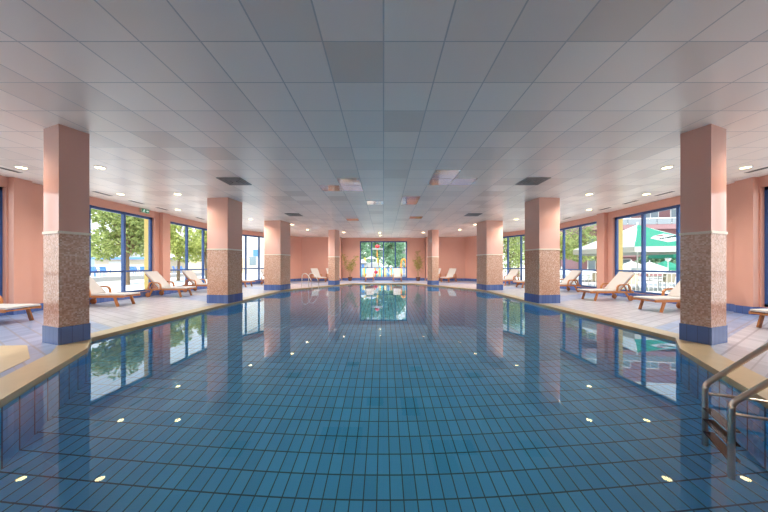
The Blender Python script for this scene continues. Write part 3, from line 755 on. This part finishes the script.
# rear: playground fence, toys, trees
fe = empty('playground_fence', (0, 25.4, G), label='multicoloured picket fence outside the rear window', cat='fence')
for z in (.3, .9): MB().box(-3.2, 3.2, .03, .07, z, z + .07).build('rail', M['playw'], fe)
cy = ['cyan', 'white', 'ypl', 'white', 'bluech', 'white', 'orange', 'cyan', 'white', 'ypl']
for i in range(44):
    x = -3.2 + i * .149
    MB().prism([(x, 0), (x + .11, 0), (x + .11, .03), (x, .03)], 0, 1.12 + .06 * math.sin(i * 1.1)).build('picket', M[cy[i % 10].replace('white', 'playw')], fe)
pt_ = empty('play_tower', (-1.25, 28.0, G), label='white and yellow play tower with a red topped roof behind the fence', cat='playground tower')
for sx in (-1, 1):
    for sy in (-1, 1): MB().box(sx * .65 - .06, sx * .65 + .06, sy * .6 - .06, sy * .6 + .06, 0, 2.1).build('post', M['ypl'], pt_)
MB().box(-.75, .75, -.7, .7, .95, 1.05).build('platform', M['orange'], pt_)
MB().box(-.72, .72, -.7, -.64, 1.05, 1.6).build('side_panel', M['playw'], pt_)
MB().lathe([(.85, 1.98), (.8, 2.03), (.1, 2.28), (.001, 2.32)], n=4, mtx=Matrix.Rotation(PI / 4, 4, 'Z')).build('roof', M['playw'], pt_)
rp = MB().sweep([(.6, -.4, 2.2), (.6, -.4, 3.05)], .1, n=8).build('roof_pole', M['orange'], pt_)
MB().box(-.0, 1.2, -.7, -.1, 2.95, 3.05).build('canopy_board', M['playw'], pt_)
MB().lathe([(.001, -.2), (.18, -.12), (.26, 0), (.18, .12), (.001, .2)], (.62, -.4, 3.25), 14).build('finial', M['red'], rp, smooth=True)
MB().sweep([(.8, -.2, 1.3), (1.2, -.25, .95), (1.7, -.3, .4), (2.1, -.3, .3)], .5, .08, rect=True).build('slide_chute', M['cyan'], pt_)
hu = empty('play_hut', (-2.0, 26.6, G), label='little white play hut with blue window left of the play tower', cat='playhouse')
MB().box(-.4, .4, -.3, .3, 0, 1.55).build('wall', M['playw'], hu); MB().box(-.12, .12, -.33, -.28, 1.15, 1.45).build('window', M['bluech'], hu)
MB().lathe([(.62, 1.55), (.02, 1.98), (.001, 2.0)], n=4, mtx=Matrix.Rotation(PI / 4, 4, 'Z')).build('roof', M['playw'], hu)
tag(MB().lathe([(.001, -.17), (.10, -.14), (.16, -.06), (.16, .06), (.10, .14), (.001, .17)], (-.68, 24.6, .6), 16).build('fence_ball', M['pinkp'], smooth=True), 'raspberry red round ball panel in front of the picket fence', 'ball')
fb = bpy.data.objects['fence_ball']
MB().sweep([(-.68, 24.6, G), (-.68, 24.6, .48)], .05, n=8).build('post', M['playw'], fb)
sl = empty('arch_slide', (1.98, 26.8, G), label='tall orange play arch outside the right end of the rear window', cat='play arch')
MB().sweep([(-.26, 0, 0), (-.24, 0, 1.4)] + [(.26 * math.cos(R(a)) * .95, 0, 1.45 + .5 * math.sin(R(a))) for a in range(165, 10, -15)] + [(.24, 0, 1.4), (.26, 0, 0)], .16, n=8).build('arch', M['orange'], sl, smooth=True)
MB().box(-.2, .2, -.03, .03, .4, .55).build('rung', M['ypl'], sl)
b_ = empty('lilac_house', (2.6, 38, G), label='lilac house wall among the trees outside the rear window', cat='building')
MB().box(-.7, 1.2, 0, 2.5, 0, 3.6).build('wall', M['lilac'], b_); MB().box(-.7, -.3, -.04, .02, .2, 3.4).build('corner_pier', M['mauve2'], b_); MB().box(-.9, 1.4, -.2, 2.7, 3.6, 3.75).build('roof', M['kerb'], b_)
for i, (x, y, zc, r, hg, lm, lb) in enumerate([(-2.9, 32.5, 3.4, 2.1, 3.6, 'leaf_d', 'blue green tree at the left end of the rear window'), (-.7, 38.5, 3.9, 2.2, 4.2, 'leaf_d', 'green tree behind the play tower'),
        (1.5, 33.3, 3.2, 2.0, 4.0, 'leaf_d', 'green tree right of the middle mullion of the rear window'), (6.4, 41, 4.4, 2.4, 4.6, 'leaf_d', 'green tree behind the lilac house'), (-4.5, 45, 4.6, 2.8, 5, 'leaf_l', 'pale tree far behind the playground on the left'), (2.2, 51, 5.0, 3.2, 5.4, 'leaf_d', 'big green tree far behind the playground')]):
    tree('garden_tree', x, y, zc, r, hg, 20, 150, .2, M[lm], lb, base=G)

# ---------------------------------------------------------------- light, camera
w = bpy.data.worlds.new('sky'); bpy.context.scene.world = w; w.use_nodes = True
bg = w.node_tree.nodes['Background']
tcw = w.node_tree.nodes.new('ShaderNodeTexCoord'); spw = w.node_tree.nodes.new('ShaderNodeSeparateXYZ'); w.node_tree.links.new(tcw.outputs['Generated'], spw.inputs[0])
rw = w.node_tree.nodes.new('ShaderNodeValToRGB'); e = rw.color_ramp.elements
e[0].position = 0; e[0].color = (.97, .98, 1, 1); e[1].position = .6; e[1].color = (.62, .78, 1, 1)
w.node_tree.links.new(spw.outputs[2], rw.inputs[0]); w.node_tree.links.new(rw.outputs[0], bg.inputs['Color'])
bg.inputs['Strength'].default_value = .77
sl_ = bpy.data.lights.new('sun', 'SUN'); sl_.energy = 1.85; sl_.angle = R(1); sl_.color = (1, .95, .86)
so = bpy.data.objects.new('sun', sl_); C.objects.link(so); so.rotation_euler = (R(38), 0, 0); so.location = (0, -10, 30)

cam = bpy.data.cameras.new('camera'); co = bpy.data.objects.new('camera', cam); C.objects.link(co)
co.location = (0, 0, 1.25); co.rotation_euler = (PI / 2, 0, 0)
cam.sensor_width = 36; cam.lens = 36 * 271 / 768; cam.clip_start = .05; cam.clip_end = 500
cam.shift_y = (265 - 256) / 768; cam.shift_x = .5 / 768
S = bpy.context.scene; S.camera = co
S.view_settings.view_transform = 'Standard'; S.view_settings.look = 'None'; S.view_settings.gamma = 1; S.view_settings.exposure = 1.8
S.view_settings.use_curve_mapping = False
S.cycles.use_denoising = True
try: S.cycles.denoiser = 'OPENIMAGEDENOISE'
except Exception: pass
S.cycles.max_bounces = 12; S.cycles.diffuse_bounces = 6; S.cycles.glossy_bounces = 5; S.cycles.transmission_bounces = 8; S.cycles.transparent_max_bounces = 16
S.cycles.sample_clamp_indirect = 6; S.cycles.blur_glossy = .3
